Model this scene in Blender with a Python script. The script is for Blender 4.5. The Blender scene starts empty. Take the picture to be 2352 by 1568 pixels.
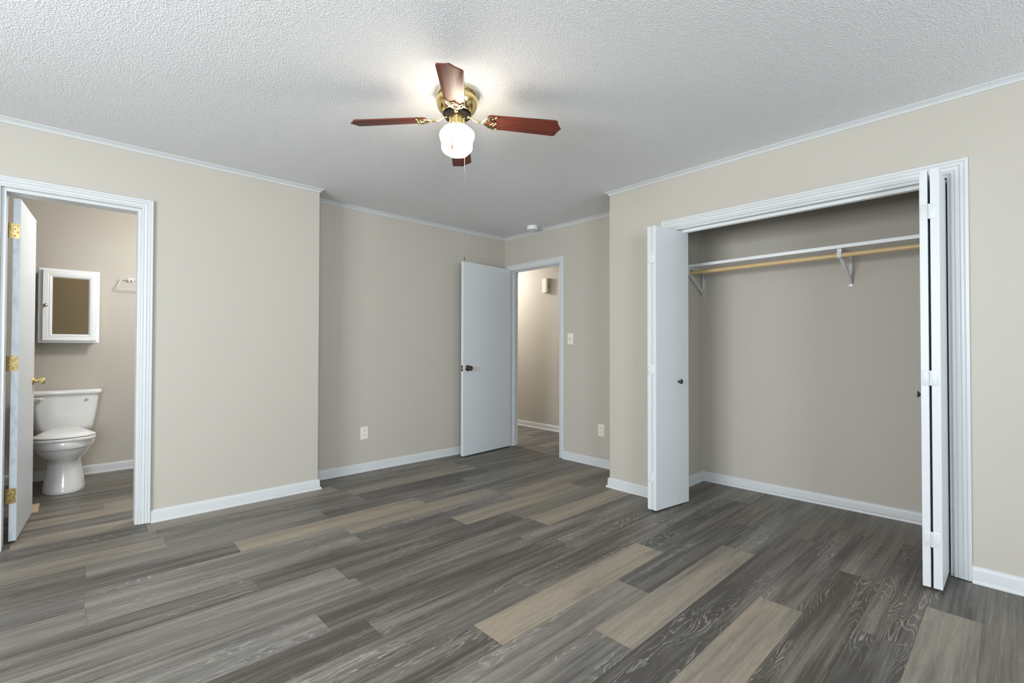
import bpy, bmesh, math, random
from mathutils import Vector, Matrix

random.seed(7)
S = bpy.context.scene
COL = S.collection
PI = math.pi

# ------------------------------------------------------------------ camera
YAW, PITCH, ROLL, F_PX, CAM_H = 0.8198, 0.0128, 0.0018, 1085.57, 1.1502
fw = Vector((math.cos(YAW)*math.cos(PITCH), math.sin(YAW)*math.cos(PITCH), math.sin(PITCH)))
rt = Vector((math.sin(YAW), -math.cos(YAW), 0))
up = rt.cross(fw)
r2 = rt*math.cos(ROLL) + up*math.sin(ROLL)
u2 = -rt*math.sin(ROLL) + up*math.cos(ROLL)
cd = bpy.data.cameras.new('camera')
cam = bpy.data.objects.new('camera', cd)
COL.objects.link(cam)
cam.matrix_world = Matrix(((r2.x, u2.x, -fw.x, 0), (r2.y, u2.y, -fw.y, 0), (r2.z, u2.z, -fw.z, CAM_H), (0, 0, 0, 1)))
cd.sensor_width = 36.0
cd.lens = F_PX/2352*36.0
cd.clip_start = 0.02
S.camera = cam

# ------------------------------------------------------------------ sky, daylight, exposure
S.view_settings.view_transform = 'Standard'
S.view_settings.look = 'None'
S.view_settings.gamma = 1.0
S.view_settings.exposure = 0.40
S.view_settings.use_curve_mapping = False
S.cycles.use_denoising = True
S.cycles.max_bounces = 10
S.cycles.diffuse_bounces = 6
S.cycles.sample_clamp_indirect = 6.0
world = bpy.data.worlds.new('world')
S.world = world
world.use_nodes = True
world.node_tree.nodes['Background'].inputs[0].default_value = (0.62, 0.75, 1.0, 1)
world.node_tree.nodes['Background'].inputs[1].default_value = 1.0


def area(name, loc, direction, sx, sy, power, col):
    l = bpy.data.lights.new(name, 'AREA')
    l.shape = 'RECTANGLE'; l.size = sx; l.size_y = sy; l.energy = power; l.color = col
    o = bpy.data.objects.new(name, l)
    o.location = loc
    o.rotation_euler = Vector(direction).to_track_quat('-Z', 'Y').to_euler()
    COL.objects.link(o)
    return o


def point(name, loc, power, col, rad):
    l = bpy.data.lights.new(name, 'POINT')
    l.energy = power; l.color = col; l.shadow_soft_size = rad
    o = bpy.data.objects.new(name, l); o.location = loc
    COL.objects.link(o)
    return o


# daylight coming in through the two windows behind the camera
area('daylight_front_window', (-0.9, -2.78, 1.45), (0, 1, 0.10), 1.75, 1.25, 152, (0.86, 0.94, 1.0))
area('daylight_side_window', (-2.38, 1.3, 1.45), (1, 0, 0.08), 1.75, 1.25, 172, (0.94, 0.97, 1.0))
area('added_ceiling_fill_light', (2.35, -2.78, 1.45), (0, 1, 0.90), 0.85, 1.25, 40, (0.86, 0.94, 1.0))  # added fill, tilted up to brighten the ceiling on the right
# electric light of the bathroom and of the hallway (their lamps hang outside the view)
point('bathroom_vanity_light', (1.0, 4.45, 2.22), 40, (0.97, 0.975, 0.97), 0.10)
point('hallway_ceiling_light', (4.25, 5.75, 2.30), 52, (1.0, 0.965, 0.91), 0.09)
GLOBE_STRENGTH = 18.0

# ------------------------------------------------------------------ materials


def mat(name, col, rough=0.5, metal=0.0, spec=0.5, bump=None, coat=0.0):
    m = bpy.data.materials.new(name)
    m.use_nodes = True
    nt = m.node_tree
    b = nt.nodes['Principled BSDF']
    b.inputs['Base Color'].default_value = (*col, 1)
    b.inputs['Roughness'].default_value = rough
    b.inputs['Metallic'].default_value = metal
    b.inputs['Specular IOR Level'].default_value = spec
    b.inputs['Coat Weight'].default_value = coat
    if bump:
        sc, st, dist, det = bump
        tc = nt.nodes.new('ShaderNodeTexCoord')
        n = nt.nodes.new('ShaderNodeTexNoise')
        n.inputs['Scale'].default_value = sc; n.inputs['Detail'].default_value = det
        bp = nt.nodes.new('ShaderNodeBump')
        bp.inputs['Strength'].default_value = st; bp.inputs['Distance'].default_value = dist
        nt.links.new(tc.outputs['Object'], n.inputs['Vector'])
        nt.links.new(n.outputs['Fac'], bp.inputs['Height'])
        nt.links.new(bp.outputs['Normal'], b.inputs['Normal'])
    return m


def mottle(m, col2, scale, stretch=(1, 1, 1), lo=0.35, hi=0.65, detail=4):
    """second colour blended in by a noise, over the material's own base colour"""
    nt = m.node_tree
    b = nt.nodes['Principled BSDF']
    c1 = tuple(b.inputs['Base Color'].default_value)
    tc = nt.nodes.new('ShaderNodeTexCoord'); mp = nt.nodes.new('ShaderNodeMapping')
    mp.inputs['Scale'].default_value = stretch
    n = nt.nodes.new('ShaderNodeTexNoise'); n.inputs['Scale'].default_value = scale; n.inputs['Detail'].default_value = detail
    r = nt.nodes.new('ShaderNodeValToRGB')
    r.color_ramp.elements[0].position = lo; r.color_ramp.elements[0].color = c1
    r.color_ramp.elements[1].position = hi; r.color_ramp.elements[1].color = (*col2, 1)
    nt.links.new(tc.outputs['Object'], mp.inputs['Vector'])
    nt.links.new(mp.outputs['Vector'], n.inputs['Vector'])
    nt.links.new(n.outputs['Fac'], r.inputs['Fac'])
    nt.links.new(r.outputs['Color'], b.inputs['Base Color'])
    return m


M = {}
M['wall'] = mat('wall_paint', (0.485, 0.452, 0.396), 0.62, spec=0.35, bump=(260, 0.12, 0.001, 3))
M['trim'] = mat('trim_paint', (0.585, 0.602, 0.610), 0.35, spec=0.45, bump=(60, 0.05, 0.001, 2))
M['door'] = mat('door_paint', (0.63, 0.665, 0.69), 0.38, spec=0.45, bump=(40, 0.04, 0.001, 3))
M['edge'] = mottle(mat('door_edge_daylit_paint', (0.68, 0.74, 0.80), 0.5), (0.50, 0.56, 0.63), 30, (1, 1, .4), .45, .75)  # blue of the daylight falling on this edge is put into its colour
M['bifold'] = mat('bifold_paint', (0.63, 0.655, 0.67), 0.4, spec=0.45, bump=(40, 0.04, 0.001, 3))
M['brass'] = mat('polished_brass', (0.82, 0.66, 0.31), 0.18, 1.0)
M['brass_satin'] = mottle(mat('worn_brass', (0.62, 0.49, 0.24), 0.34, 1.0), (0.42, 0.31, 0.14), 60)
M['brass_old'] = mottle(mat('tarnished_brass', (0.42, 0.31, 0.13), 0.42, 0.85), (0.23, 0.16, 0.07), 90)
M['bronze'] = mottle(mat('antique_bronze', (0.16, 0.125, 0.085), 0.28, 0.9), (0.08, 0.06, 0.045), 80)
M['steel'] = mat('brushed_steel', (0.62, 0.61, 0.58), 0.25, 1.0)
M['dark'] = mat('dark_motor_metal', (0.010, 0.008, 0.007), 0.8, 0.0, spec=0.1)
M['black'] = mat('dark_slot', (0.03, 0.025, 0.02), 0.7)
M['white_metal'] = mat('white_enamel_metal', (0.68, 0.69, 0.69), 0.35, spec=0.5)
M['porcelain'] = mat('white_porcelain', (0.86, 0.86, 0.855), 0.12, spec=0.5, coat=0.4)
M['plastic'] = mat('white_plastic', (0.82, 0.82, 0.81), 0.35)
M['ivory'] = mat('ivory_plastic', (0.78, 0.73, 0.65), 0.35)
M['chime'] = mat('aged_plastic', (0.62, 0.57, 0.47), 0.45)
M['cabinet'] = mat('cabinet_paint', (0.83, 0.84, 0.85), 0.3)
M['shelf'] = mat('shelf_paint', (0.80, 0.82, 0.83), 0.4)
M['shim'] = mottle(mat('raw_pine', (0.60, 0.46, 0.30), 0.7), (0.50, 0.36, 0.22), 20, (1, 8, 1))
M['rod'] = mottle(mat('pine_rod', (0.66, 0.50, 0.28), 0.42), (0.54, 0.37, 0.17), 14, (40, 1.5, 40))
M['ink'] = mat('dark_ink', (0.05, 0.05, 0.055), 0.5)
M['seam'] = mat('floor_seam_strip', (0.12, 0.085, 0.06), 0.5)
M['chain'] = mat('ball_chain', (0.22, 0.14, 0.06), 0.4, 0.5)
M['chain_grey'] = mat('grey_ball_chain', (0.30, 0.28, 0.26), 0.35, 0.8)
M['fob'] = mat('wooden_fob', (0.50, 0.28, 0.10), 0.4)
M['mirror'] = mottle(mat('mirror_painted_reflection', (0.150, 0.108, 0.054), 0.40, 0.0, spec=0.15), (0.130, 0.098, 0.050), 120)  # dim wall reflection painted in as a mostly diffuse brown
M['wood'] = mottle(mat('fan_blade_mahogany', (0.165, 0.038, 0.021), 0.45, spec=0.32, coat=0.0), (0.085, 0.022, 0.016), 5, (1.2, 22, 1), .3, .7)
M['blade_edge'] = M['wood']


def clear_mat(name, col, frac):
    m = bpy.data.materials.new(name); m.use_nodes = True
    nt = m.node_tree; nt.nodes.clear()
    o = nt.nodes.new('ShaderNodeOutputMaterial'); mx = nt.nodes.new('ShaderNodeMixShader')
    t = nt.nodes.new('ShaderNodeBsdfTransparent'); t.inputs[0].default_value = (*col, 1)
    g = nt.nodes.new('ShaderNodeBsdfPrincipled'); g.inputs['Roughness'].default_value = 0.05
    g.inputs['Base Color'].default_value = (0.8, 0.8, 0.8, 1)
    mx.inputs[0].default_value = frac
    nt.links.new(t.outputs[0], mx.inputs[1]); nt.links.new(g.outputs[0], mx.inputs[2]); nt.links.new(mx.outputs[0], o.inputs[0])
    return m


M['glass'] = clear_mat('window_glass', (0.97, 0.98, 0.98), 0.06)
M['acrylic'] = clear_mat('clear_acrylic', (0.93, 0.93, 0.92), 0.42)


def globe_mat():
    m = bpy.data.materials.new('lit_opal_glass'); m.use_nodes = True
    b = m.node_tree.nodes['Principled BSDF']
    b.inputs['Base Color'].default_value = (0.9, 0.86, 0.78, 1)
    b.inputs['Roughness'].default_value = 0.2
    b.inputs['Emission Color'].default_value = (1.0, 0.87, 0.70, 1)
    b.inputs['Emission Strength'].default_value = GLOBE_STRENGTH
    return m


M['globe'] = globe_mat()


def ceiling_mat():
    m = mat('textured_ceiling', (0.80, 0.805, 0.82), 0.85, spec=0.2)
    nt = m.node_tree; b = nt.nodes['Principled BSDF']
    tc = nt.nodes.new('ShaderNodeTexCoord')
    n = nt.nodes.new('ShaderNodeTexNoise'); n.inputs['Scale'].default_value = 160; n.inputs['Detail'].default_value = 2.5
    n.inputs['Roughness'].default_value = 0.55
    r = nt.nodes.new('ShaderNodeValToRGB')
    r.color_ramp.elements[0].position = 0.40; r.color_ramp.elements[1].position = 0.66
    bp = nt.nodes.new('ShaderNodeBump'); bp.inputs['Strength'].default_value = 0.75; bp.inputs['Distance'].default_value = 0.0026
    bp.invert = False
    nt.links.new(tc.outputs['Object'], n.inputs['Vector']); nt.links.new(n.outputs['Fac'], r.inputs['Fac'])
    nt.links.new(r.outputs['Color'], bp.inputs['Height']); nt.links.new(bp.outputs['Normal'], b.inputs['Normal'])
    return m


M['ceiling'] = ceiling_mat()


def floor_mat():
    """vinyl oak planks: every plank has its own tone and its own stretch of grain (attributes of the mesh)"""
    m = mat('vinyl_plank', (0.15, 0.14, 0.13), 0.42, spec=0.4)
    nt = m.node_tree; L = nt.links; b = nt.nodes['Principled BSDF']

    def node(t, **kw):
        n = nt.nodes.new('ShaderNode' + t)
        for k, v in kw.items(): setattr(n, k, v)
        return n

    def math_(op, a, bb=None, clamp=False):
        n = node('Math', operation=op, use_clamp=clamp)
        for i, v in enumerate((a, bb)):
            if v is None: continue
            if isinstance(v, (int, float)): n.inputs[i].default_value = v
            else: L.new(v, n.inputs[i])
        return n.outputs[0]

    uv = node('UVMap', uv_map='grain'); sp = node('SeparateXYZ'); L.new(uv.outputs[0], sp.inputs[0])
    U, V = sp.outputs[0], sp.outputs[1]
    at = node('Attribute', attribute_name='tone'); ac = node('SeparateColor'); L.new(at.outputs['Color'], ac.inputs[0])
    TONE, HUE, FIG = ac.outputs[0], ac.outputs[1], ac.outputs[2]

    def noise(su, sv, off, detail=3, rough=0.55):
        c = node('CombineXYZ')
        L.new(math_('MULTIPLY', U, su), c.inputs[0]); L.new(math_('MULTIPLY', V, sv), c.inputs[1]); c.inputs[2].default_value = off
        n = node('TexNoise'); n.inputs['Scale'].default_value = 1; n.inputs['Detail'].default_value = detail; n.inputs['Roughness'].default_value = rough
        L.new(c.outputs[0], n.inputs['Vector'])
        return n.outputs['Fac']

    def sstep(x, lo, hi):
        n = node('MapRange', interpolation_type='SMOOTHSTEP')
        L.new(x, n.inputs[0]); n.inputs[1].default_value = lo; n.inputs[2].default_value = hi
        return n.outputs[0]

    ramp = node('ValToRGB')
    e = ramp.color_ramp.elements
    e[0].position = 0.0; e[0].color = (0.068, 0.062, 0.055, 1)
    e[1].position = 1.0; e[1].color = (0.300, 0.262, 0.216, 1)
    x = e.new(0.40); x.color = (0.158, 0.147, 0.131, 1)
    x = e.new(0.62); x.color = (0.212, 0.195, 0.171, 1)
    # tone wobbles along the plank
    t = math_('ADD', TONE, math_('MULTIPLY', math_('SUBTRACT', noise(0.9, 12, 3.1, 3), 0.5), 1.35))
    t = math_('ADD', t, math_('MULTIPLY', math_('SUBTRACT', noise(1.8, 60, 7.7, 6, .7), 0.5), 1.35), True)
    L.new(t, ramp.inputs[0])
    # fine pores
    fine = noise(16, 420, 1.3, 3, .65)
    shade = math_('ADD', 0.50, math_('MULTIPLY', fine, 1.0))
    # knots and dark smudges
    smudge = sstep(noise(2.4, 9, 21.0, 3), 0.60, 0.80)
    shade = math_('MULTIPLY', shade, math_('SUBTRACT', 1.0, math_('MULTIPLY', smudge, 0.30)))
    # limed cathedral figure: thin pale lines bent by a slow noise
    bend = math_('MULTIPLY', noise(1.5, 8.0, 11.0, 2, .45), 24.0)
    ph = math_('ADD', math_('MULTIPLY', V, 45.0), bend)
    ph = math_('ADD', ph, math_('MULTIPLY', noise(30, 160, 5.0, 2), 0.55))
    fr = math_('ABSOLUTE', math_('SUBTRACT', math_('FRACT', ph), 0.5))
    line = sstep(fr, 0.30, 0.47)
    where = sstep(noise(1.3, 8, 17.0, 2), 0.44, 0.62)
    broken = sstep(noise(26, 150, 2.0, 2), 0.30, 0.58)
    line = math_('MULTIPLY', math_('MULTIPLY', line, where), math_('MULTIPLY', FIG, broken))
    # short limed flecks everywhere
    fleck = math_('MULTIPLY', sstep(noise(22, 260, 9.0, 2), 0.66, 0.80), math_('MULTIPLY', FIG, 0.35))
    white = math_('ADD', math_('MULTIPLY', line, 0.55), fleck, True)
    mixs = node('Mix', data_type='RGBA', blend_type='MULTIPLY'); mixs.inputs[0].default_value = 1
    L.new(ramp.outputs[0], mixs.inputs[6])
    cs = node('CombineColor'); [L.new(shade, cs.inputs[i]) for i in range(3)]
    L.new(cs.outputs[0], mixs.inputs[7])
    mixw = node('Mix', data_type='RGBA'); L.new(white, mixw.inputs[0]); L.new(mixs.outputs[2], mixw.inputs[6]); mixw.inputs[7].default_value = (0.43, 0.415, 0.395, 1)
    # cool or warm cast per plank
    hue = node('Mix', data_type='RGBA'); L.new(HUE, hue.inputs[0])
    hue.inputs[6].default_value = (0.985, 1.0, 1.025, 1); hue.inputs[7].default_value = (1.06, 1.0, 0.91, 1)
    mh = node('Mix', data_type='RGBA', blend_type='MULTIPLY'); mh.inputs[0].default_value = 1
    L.new(mixw.outputs[2], mh.inputs[6]); L.new(hue.outputs[2], mh.inputs[7])
    # seams between planks
    uv2 = node('UVMap', uv_map='edge'); s2 = node('SeparateXYZ'); L.new(uv2.outputs[0], s2.inputs[0])
    seam = math_('MINIMUM', s2.outputs[0], s2.outputs[1])
    sm = sstep(seam, 0.0002, 0.0016)
    ms = node('Mix', data_type='RGBA', blend_type='MULTIPLY'); ms.inputs[0].default_value = 1
    sv = math_('ADD', 0.55, math_('MULTIPLY', sm, 0.45)); cv = node('CombineColor'); [L.new(sv, cv.inputs[i]) for i in range(3)]
    L.new(mh.outputs[2], ms.inputs[6]); L.new(cv.outputs[0], ms.inputs[7])
    L.new(ms.outputs[2], b.inputs['Base Color'])
    rg = math_('ADD', 0.36, math_('MULTIPLY', fine, 0.18)); L.new(rg, b.inputs['Roughness'])
    bp = node('Bump'); bp.inputs['Strength'].default_value = 0.12; bp.inputs['Distance'].default_value = 0.001
    L.new(math_('ADD', math_('MULTIPLY', fine, 0.5), sm), bp.inputs['Height']); L.new(bp.outputs[0], b.inputs['Normal'])
    return m


M['floor'] = floor_mat()

# ------------------------------------------------------------------ mesh helpers


class MB:
    def __init__(self): self.bm = bmesh.new()

    def raw(self, verts, faces):
        vs = [self.bm.verts.new(v) for v in verts]
        for f in faces:
            try: self.bm.faces.new([vs[i] for i in f])
            except ValueError: pass
        return self

    def box(self, lo, hi, bev=0.0, mtx=None, seg=2):
        t = bmesh.new()
        bmesh.ops.create_cube(t, size=1)
        c = [(a+b)/2 for a, b in zip(lo, hi)]; s = [abs(b-a) for a, b in zip(lo, hi)]
        for v in t.verts: v.co = Vector((c[i]+v.co[i]*s[i] for i in range(3)))
        if bev > 0: bmesh.ops.bevel(t, geom=t.edges[:], offset=bev, segments=seg, affect='EDGES', profile=0.5)
        return self.absorb(t, mtx)

    def absorb(self, t, mtx=None):
        if mtx is not None: bmesh.ops.transform(t, matrix=mtx, verts=t.verts)
        t.verts.index_update()
        vs = [self.bm.verts.new(v.co) for v in t.verts]
        for f in t.faces:
            try: self.bm.faces.new([vs[v.index] for v in f.verts])
            except ValueError: pass
        t.free()
        return self

    def lathe(self, prof, seg=48, mtx=None, lobes=None):
        """prof: list of (r, z)"""
        t = bmesh.new(); rings = []
        for r, z in prof:
            if r < 1e-6: rings.append([t.verts.new((0, 0, z))]); continue
            ring = []
            for k in range(seg):
                a = 2*PI*k/seg
                q = r*(1+(lobes[1]*math.cos(lobes[0]*a+lobes[2]) if lobes else 0))
                ring.append(t.verts.new((q*math.cos(a), q*math.sin(a), z)))
            rings.append(ring)
        for a, b in zip(rings, rings[1:]):
            for k in range(seg):
                k2 = (k+1) % seg
                if len(a) == 1 and len(b) == 1: continue
                if len(a) == 1: t.faces.new((a[0], b[k], b[k2]))
                elif len(b) == 1: t.faces.new((a[k], b[0], a[k2]))
                else: t.faces.new((a[k], b[k], b[k2], a[k2]))
        return self.absorb(t, mtx)

    def tube(self, pts, r, sides=10, closed=False, flat=1.0, mtx=None):
        pts = [Vector(p) for p in pts]; n = len(pts); t = bmesh.new(); rings = []
        rr = r if isinstance(r, (list, tuple)) else [r]*n
        prev = None
        for i, p in enumerate(pts):
            a = pts[(i-1) % n] if (closed or i > 0) else p
            b = pts[(i+1) % n] if (closed or i < n-1) else p
            d = (b-a).normalized()
            if prev is None:
                prev = d.cross(Vector((0, 0, 1)))
                if prev.length < 1e-4: prev = d.cross(Vector((1, 0, 0)))
            s = (prev - d*prev.dot(d)).normalized(); prev = s
            w = d.cross(s)
            rings.append([t.verts.new(p + s*(rr[i]*math.cos(2*PI*k/sides)) + w*(rr[i]*flat*math.sin(2*PI*k/sides))) for k in range(sides)])
        m = n if closed else n-1
        for i in range(m):
            a, b = rings[i], rings[(i+1) % n]
            for k in range(sides):
                k2 = (k+1) % sides
                t.faces.new((a[k], a[k2], b[k2], b[k]))
        if not closed:
            t.faces.new(rings[0][::-1]); t.faces.new(rings[-1])
        return self.absorb(t, mtx)

    def ball(self, c, r, seg=10, sc=(1, 1, 1)):
        t = bmesh.new(); bmesh.ops.create_uvsphere(t, u_segments=seg, v_segments=max(6, seg//2+1), radius=r)
        for v in t.verts: v.co = Vector((v.co[i]*sc[i]+c[i] for i in range(3)))
        return self.absorb(t)

    def loft(self, rings, cap=True):
        """rings: lists of the same number of points"""
        t = bmesh.new(); R = [[t.verts.new(p) for p in ring] for ring in rings]; n = len(R[0])
        for a, b in zip(R, R[1:]):
            for k in range(n):
                k2 = (k+1) % n
                t.faces.new((a[k], a[k2], b[k2], b[k]))
        if cap: t.faces.new(R[0][::-1]); t.faces.new(R[-1])
        return self.absorb(t)

    def prism(self, poly, z0, z1, bev=0.0, mtx=None):
        t = bmesh.new()
        a = [t.verts.new((x, y, z0)) for x, y in poly]; b = [t.verts.new((x, y, z1)) for x, y in poly]
        n = len(poly)
        t.faces.new(a[::-1]); t.faces.new(b)
        for k in range(n): t.faces.new((a[k], a[(k+1) % n], b[(k+1) % n], b[k]))
        if bev: bmesh.ops.bevel(t, geom=[e for e in t.edges if abs(e.verts[0].co.z-e.verts[1].co.z) < 1e-6], offset=bev, segments=2, affect='EDGES', profile=.5)
        return self.absorb(t, mtx)

    def sweep(self, path, prof, to3d):
        """profile (a, b) along a 2D path with mitred corners: a grows to the left of the path, b is handed to to3d"""
        pts = [Vector(p) for p in path]; n = len(pts)
        dirs = [(pts[i+1]-pts[i]).normalized() for i in range(n-1)]
        nor = [Vector((-d.y, d.x)) for d in dirs]
        rings = []
        for i in range(n):
            if i == 0: mit = nor[0]
            elif i == n-1: mit = nor[-1]
            else:
                mit = nor[i-1]+nor[i]; mit = mit/(mit.dot(nor[i]))
            rings.append([to3d(pts[i]+mit*a, b) for a, b in prof])
        return self.loft(rings)

    def done(self, name, m, parent=None, smooth=None):
        bmesh.ops.recalc_face_normals(self.bm, faces=self.bm.faces)
        me = bpy.data.meshes.new(name); self.bm.to_mesh(me); self.bm.free()
        o = bpy.data.objects.new(name, me); me.materials.append(m)
        COL.objects.link(o)
        if parent: o.parent = parent
        if smooth is not None:
            for p in me.polygons: p.use_smooth = True
            me.set_sharp_from_angle(angle=math.radians(smooth))
        return o


def structure(o, label=None, cat=None):
    o['kind'] = 'structure'
    if label: o['label'] = label
    if cat: o['category'] = cat
    return o


def tag(o, label, cat, group=None):
    o['label'] = label; o['category'] = cat
    if group: o['group'] = group
    return o


def empty(name, loc=(0, 0, 0), rz=0.0):
    o = bpy.data.objects.new(name, None); o.location = loc; o.rotation_euler = (0, 0, rz)
    o.empty_display_size = 0.05
    COL.objects.link(o); return o


def smooth_path(pts, k=6, closed=False):
    P = [Vector(p) for p in pts]; n = len(P); out = []
    for i in range(n if closed else n-1):
        g = lambda j: P[j % n] if closed else P[min(max(j, 0), n-1)]
        a, b, c, d = g(i-1), g(i), g(i+1), g(i+2)
        for s in range(k):
            t = s/k
            out.append(0.5*((2*b)+(c-a)*t+(2*a-5*b+4*c-d)*t*t+(3*b-a-3*c+d)*t**3))
    if not closed: out.append(P[-1])
    return out


# ------------------------------------------------------------------ room shell
H = 2.44
V1, V2, U1, U2 = 3.891, 4.150, 3.267, 3.755
EL, ER = 1.476, 2.312
XW, YF = -2.20, -2.60          # unseen walls behind the camera
T = 0.115


def wall(name, boxes, label=None):
    b = MB()
    for lo, hi in boxes: b.box(lo, hi)
    return structure(b.done(name, M['wall']), label, 'wall')


# bathroom wall with its doorway
BJ0, BJ1, BJZ = -0.274, 0.312, 2.030      # jamb faces of the bathroom doorway
wall('wall_left', [((XW-T, V1, 0), (BJ0-.02, V1+T, H)), ((BJ1+.02, V1, 0), (EL, V1+T, H)), ((BJ0-.02, V1, BJZ+.02), (BJ1+.02, V1+T, H)),
                   ((EL-T, V1+T, 0), (EL, V2+T, H))], 'greige wall left of the jog, holding the bathroom doorway')
wall('wall_back', [((EL, V2, 0), (U2, V2+T, H))], 'greige set-back wall behind the open hall door')
HJ0, HJ1, HJZ = 3.288, 4.044, 2.040
wall('wall_hall', [((U2, ER-.1, 0), (U2+T, HJ0-.02, H)), ((U2, HJ1+.02, 0), (U2+T, 6.5, H)), ((U2, HJ0-.02, HJZ+.02), (U2+T, HJ1+.02, H))],
     'greige wall holding the hall doorway and the light switch')
CJ0, CJ1, CJZ = 0.242, 1.762, 2.022
wall('wall_right', [((U1, YF-T, 0), (U1+.1, CJ0-.02, H)), ((U1, CJ1+.02, 0), (U1+.1, ER, H)), ((U1, CJ0-.02, CJZ+.02), (U1+.1, CJ1+.02, H)),
                    ((U1+.1, ER-.1, 0), (U2, ER, H))], 'greige wall on the right, holding the wide closet opening')
# closet
CB1, CB0 = 4.040, 4.090
b = MB()
b.raw([(CB1, 1.89, 0), (CB0, .10, 0), (CB0, .10, H), (CB1, 1.89, H), (CB1+.12, 1.89, 0), (CB0+.12, .10, 0), (CB0+.12, .10, H), (CB1+.12, 1.89, H)],
      [(0, 1, 2, 3), (4, 5, 6, 7), (0, 1, 5, 4), (2, 3, 7, 6), (0, 3, 7, 4), (1, 2, 6, 5)])
structure(b.done('wall_closet_back', M['wall']), 'greige rear wall inside the closet', 'wall')
wall('wall_closet_left', [((U1+.1, 1.89, 0), (CB1+.12, 2.0, H))])
wall('wall_closet_right', [((U1+.1, -.01, 0), (CB0+.12, .10, H))])
# bathroom, hallway, and the two walls behind the camera
wall('wall_bathroom_back', [((XW-T, 5.75, 0), (EL, 5.865, H))], 'greige bathroom wall behind the toilet')
wall('wall_bathroom_left', [((XW-T, V1+T, 0), (XW, 5.75, H))])
wall('wall_bathroom_right', [((EL-T, V2+T, 0), (EL, 5.75, H))])
wall('wall_hall_far', [((4.875, 2.2, 0), (4.99, 6.5, H))], 'far hallway wall seen through the open doorway')
wall('wall_hall_end', [((U2, 6.5, 0), (4.99, 6.6, H)), ((U2+T, 2.2, 0), (4.875, 2.3, H))])


def window_wall(name, axis, c0, c1, at, out, windows):
    z0, z1 = .82, 2.08
    def bx(lo, hi, zl, zh):
        return ((lo, min(at, out), zl), (hi, max(at, out), zh)) if axis == 'x' else ((min(at, out), lo, zl), (max(at, out), hi, zh))
    boxes, c = [], c0
    for wn, m, hw in windows:
        boxes += [bx(c, m-hw, 0, H), bx(m-hw, m+hw, 0, z0), bx(m-hw, m+hw, z1, H)]; c = m+hw
    wall(name, boxes+[bx(c, c1, 0, H)])
    mid = (at+out)/2
    for wn, m, hw in windows:
        a0, a1 = m-hw, m+hw
        f = MB()
        def bar(lo, hi, zl, zh, w=.025):
            if axis == 'x': f.box((lo, mid-w, zl), (hi, mid+w, zh), .004)
            else: f.box((mid-w, lo, zl), (mid+w, hi, zh), .004)
        bar(a0, a0+.05, z0, z1); bar(a1-.05, a1, z0, z1); bar(a0, a1, z0, z0+.05); bar(a0, a1, z1-.05, z1); bar(a0, a1, 1.42, 1.48)
        if hw > .6: bar(m-.025, m+.025, z0, z1)
        fr = structure(f.done(wn, M['trim']), 'unseen white framed window behind the camera', 'window')
        g = MB()
        if axis == 'x': g.box((a0, mid-.003, z0), (a1, mid+.003, z1))
        else: g.box((mid-.003, a0, z0), (mid+.003, a1, z1))
        g.done('window_pane', M['glass'], fr)


window_wall('wall_front', 'x', XW-T, U1, YF, YF-T, [('window_1', -.9, .88), ('added_window', 2.35, .44)])  # the narrow right window is added to go with the ceiling fill
window_wall('wall_side', 'y', YF-T, V1, XW, XW-T, [('window_3', 1.3, .88)])

b = MB(); b.box((XW-.2, YF-.2, H), (5.1, 6.7, H+.08))
structure(b.done('ceiling', M['ceiling']), 'white ceiling with a rough sprayed texture', 'ceiling')

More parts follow.
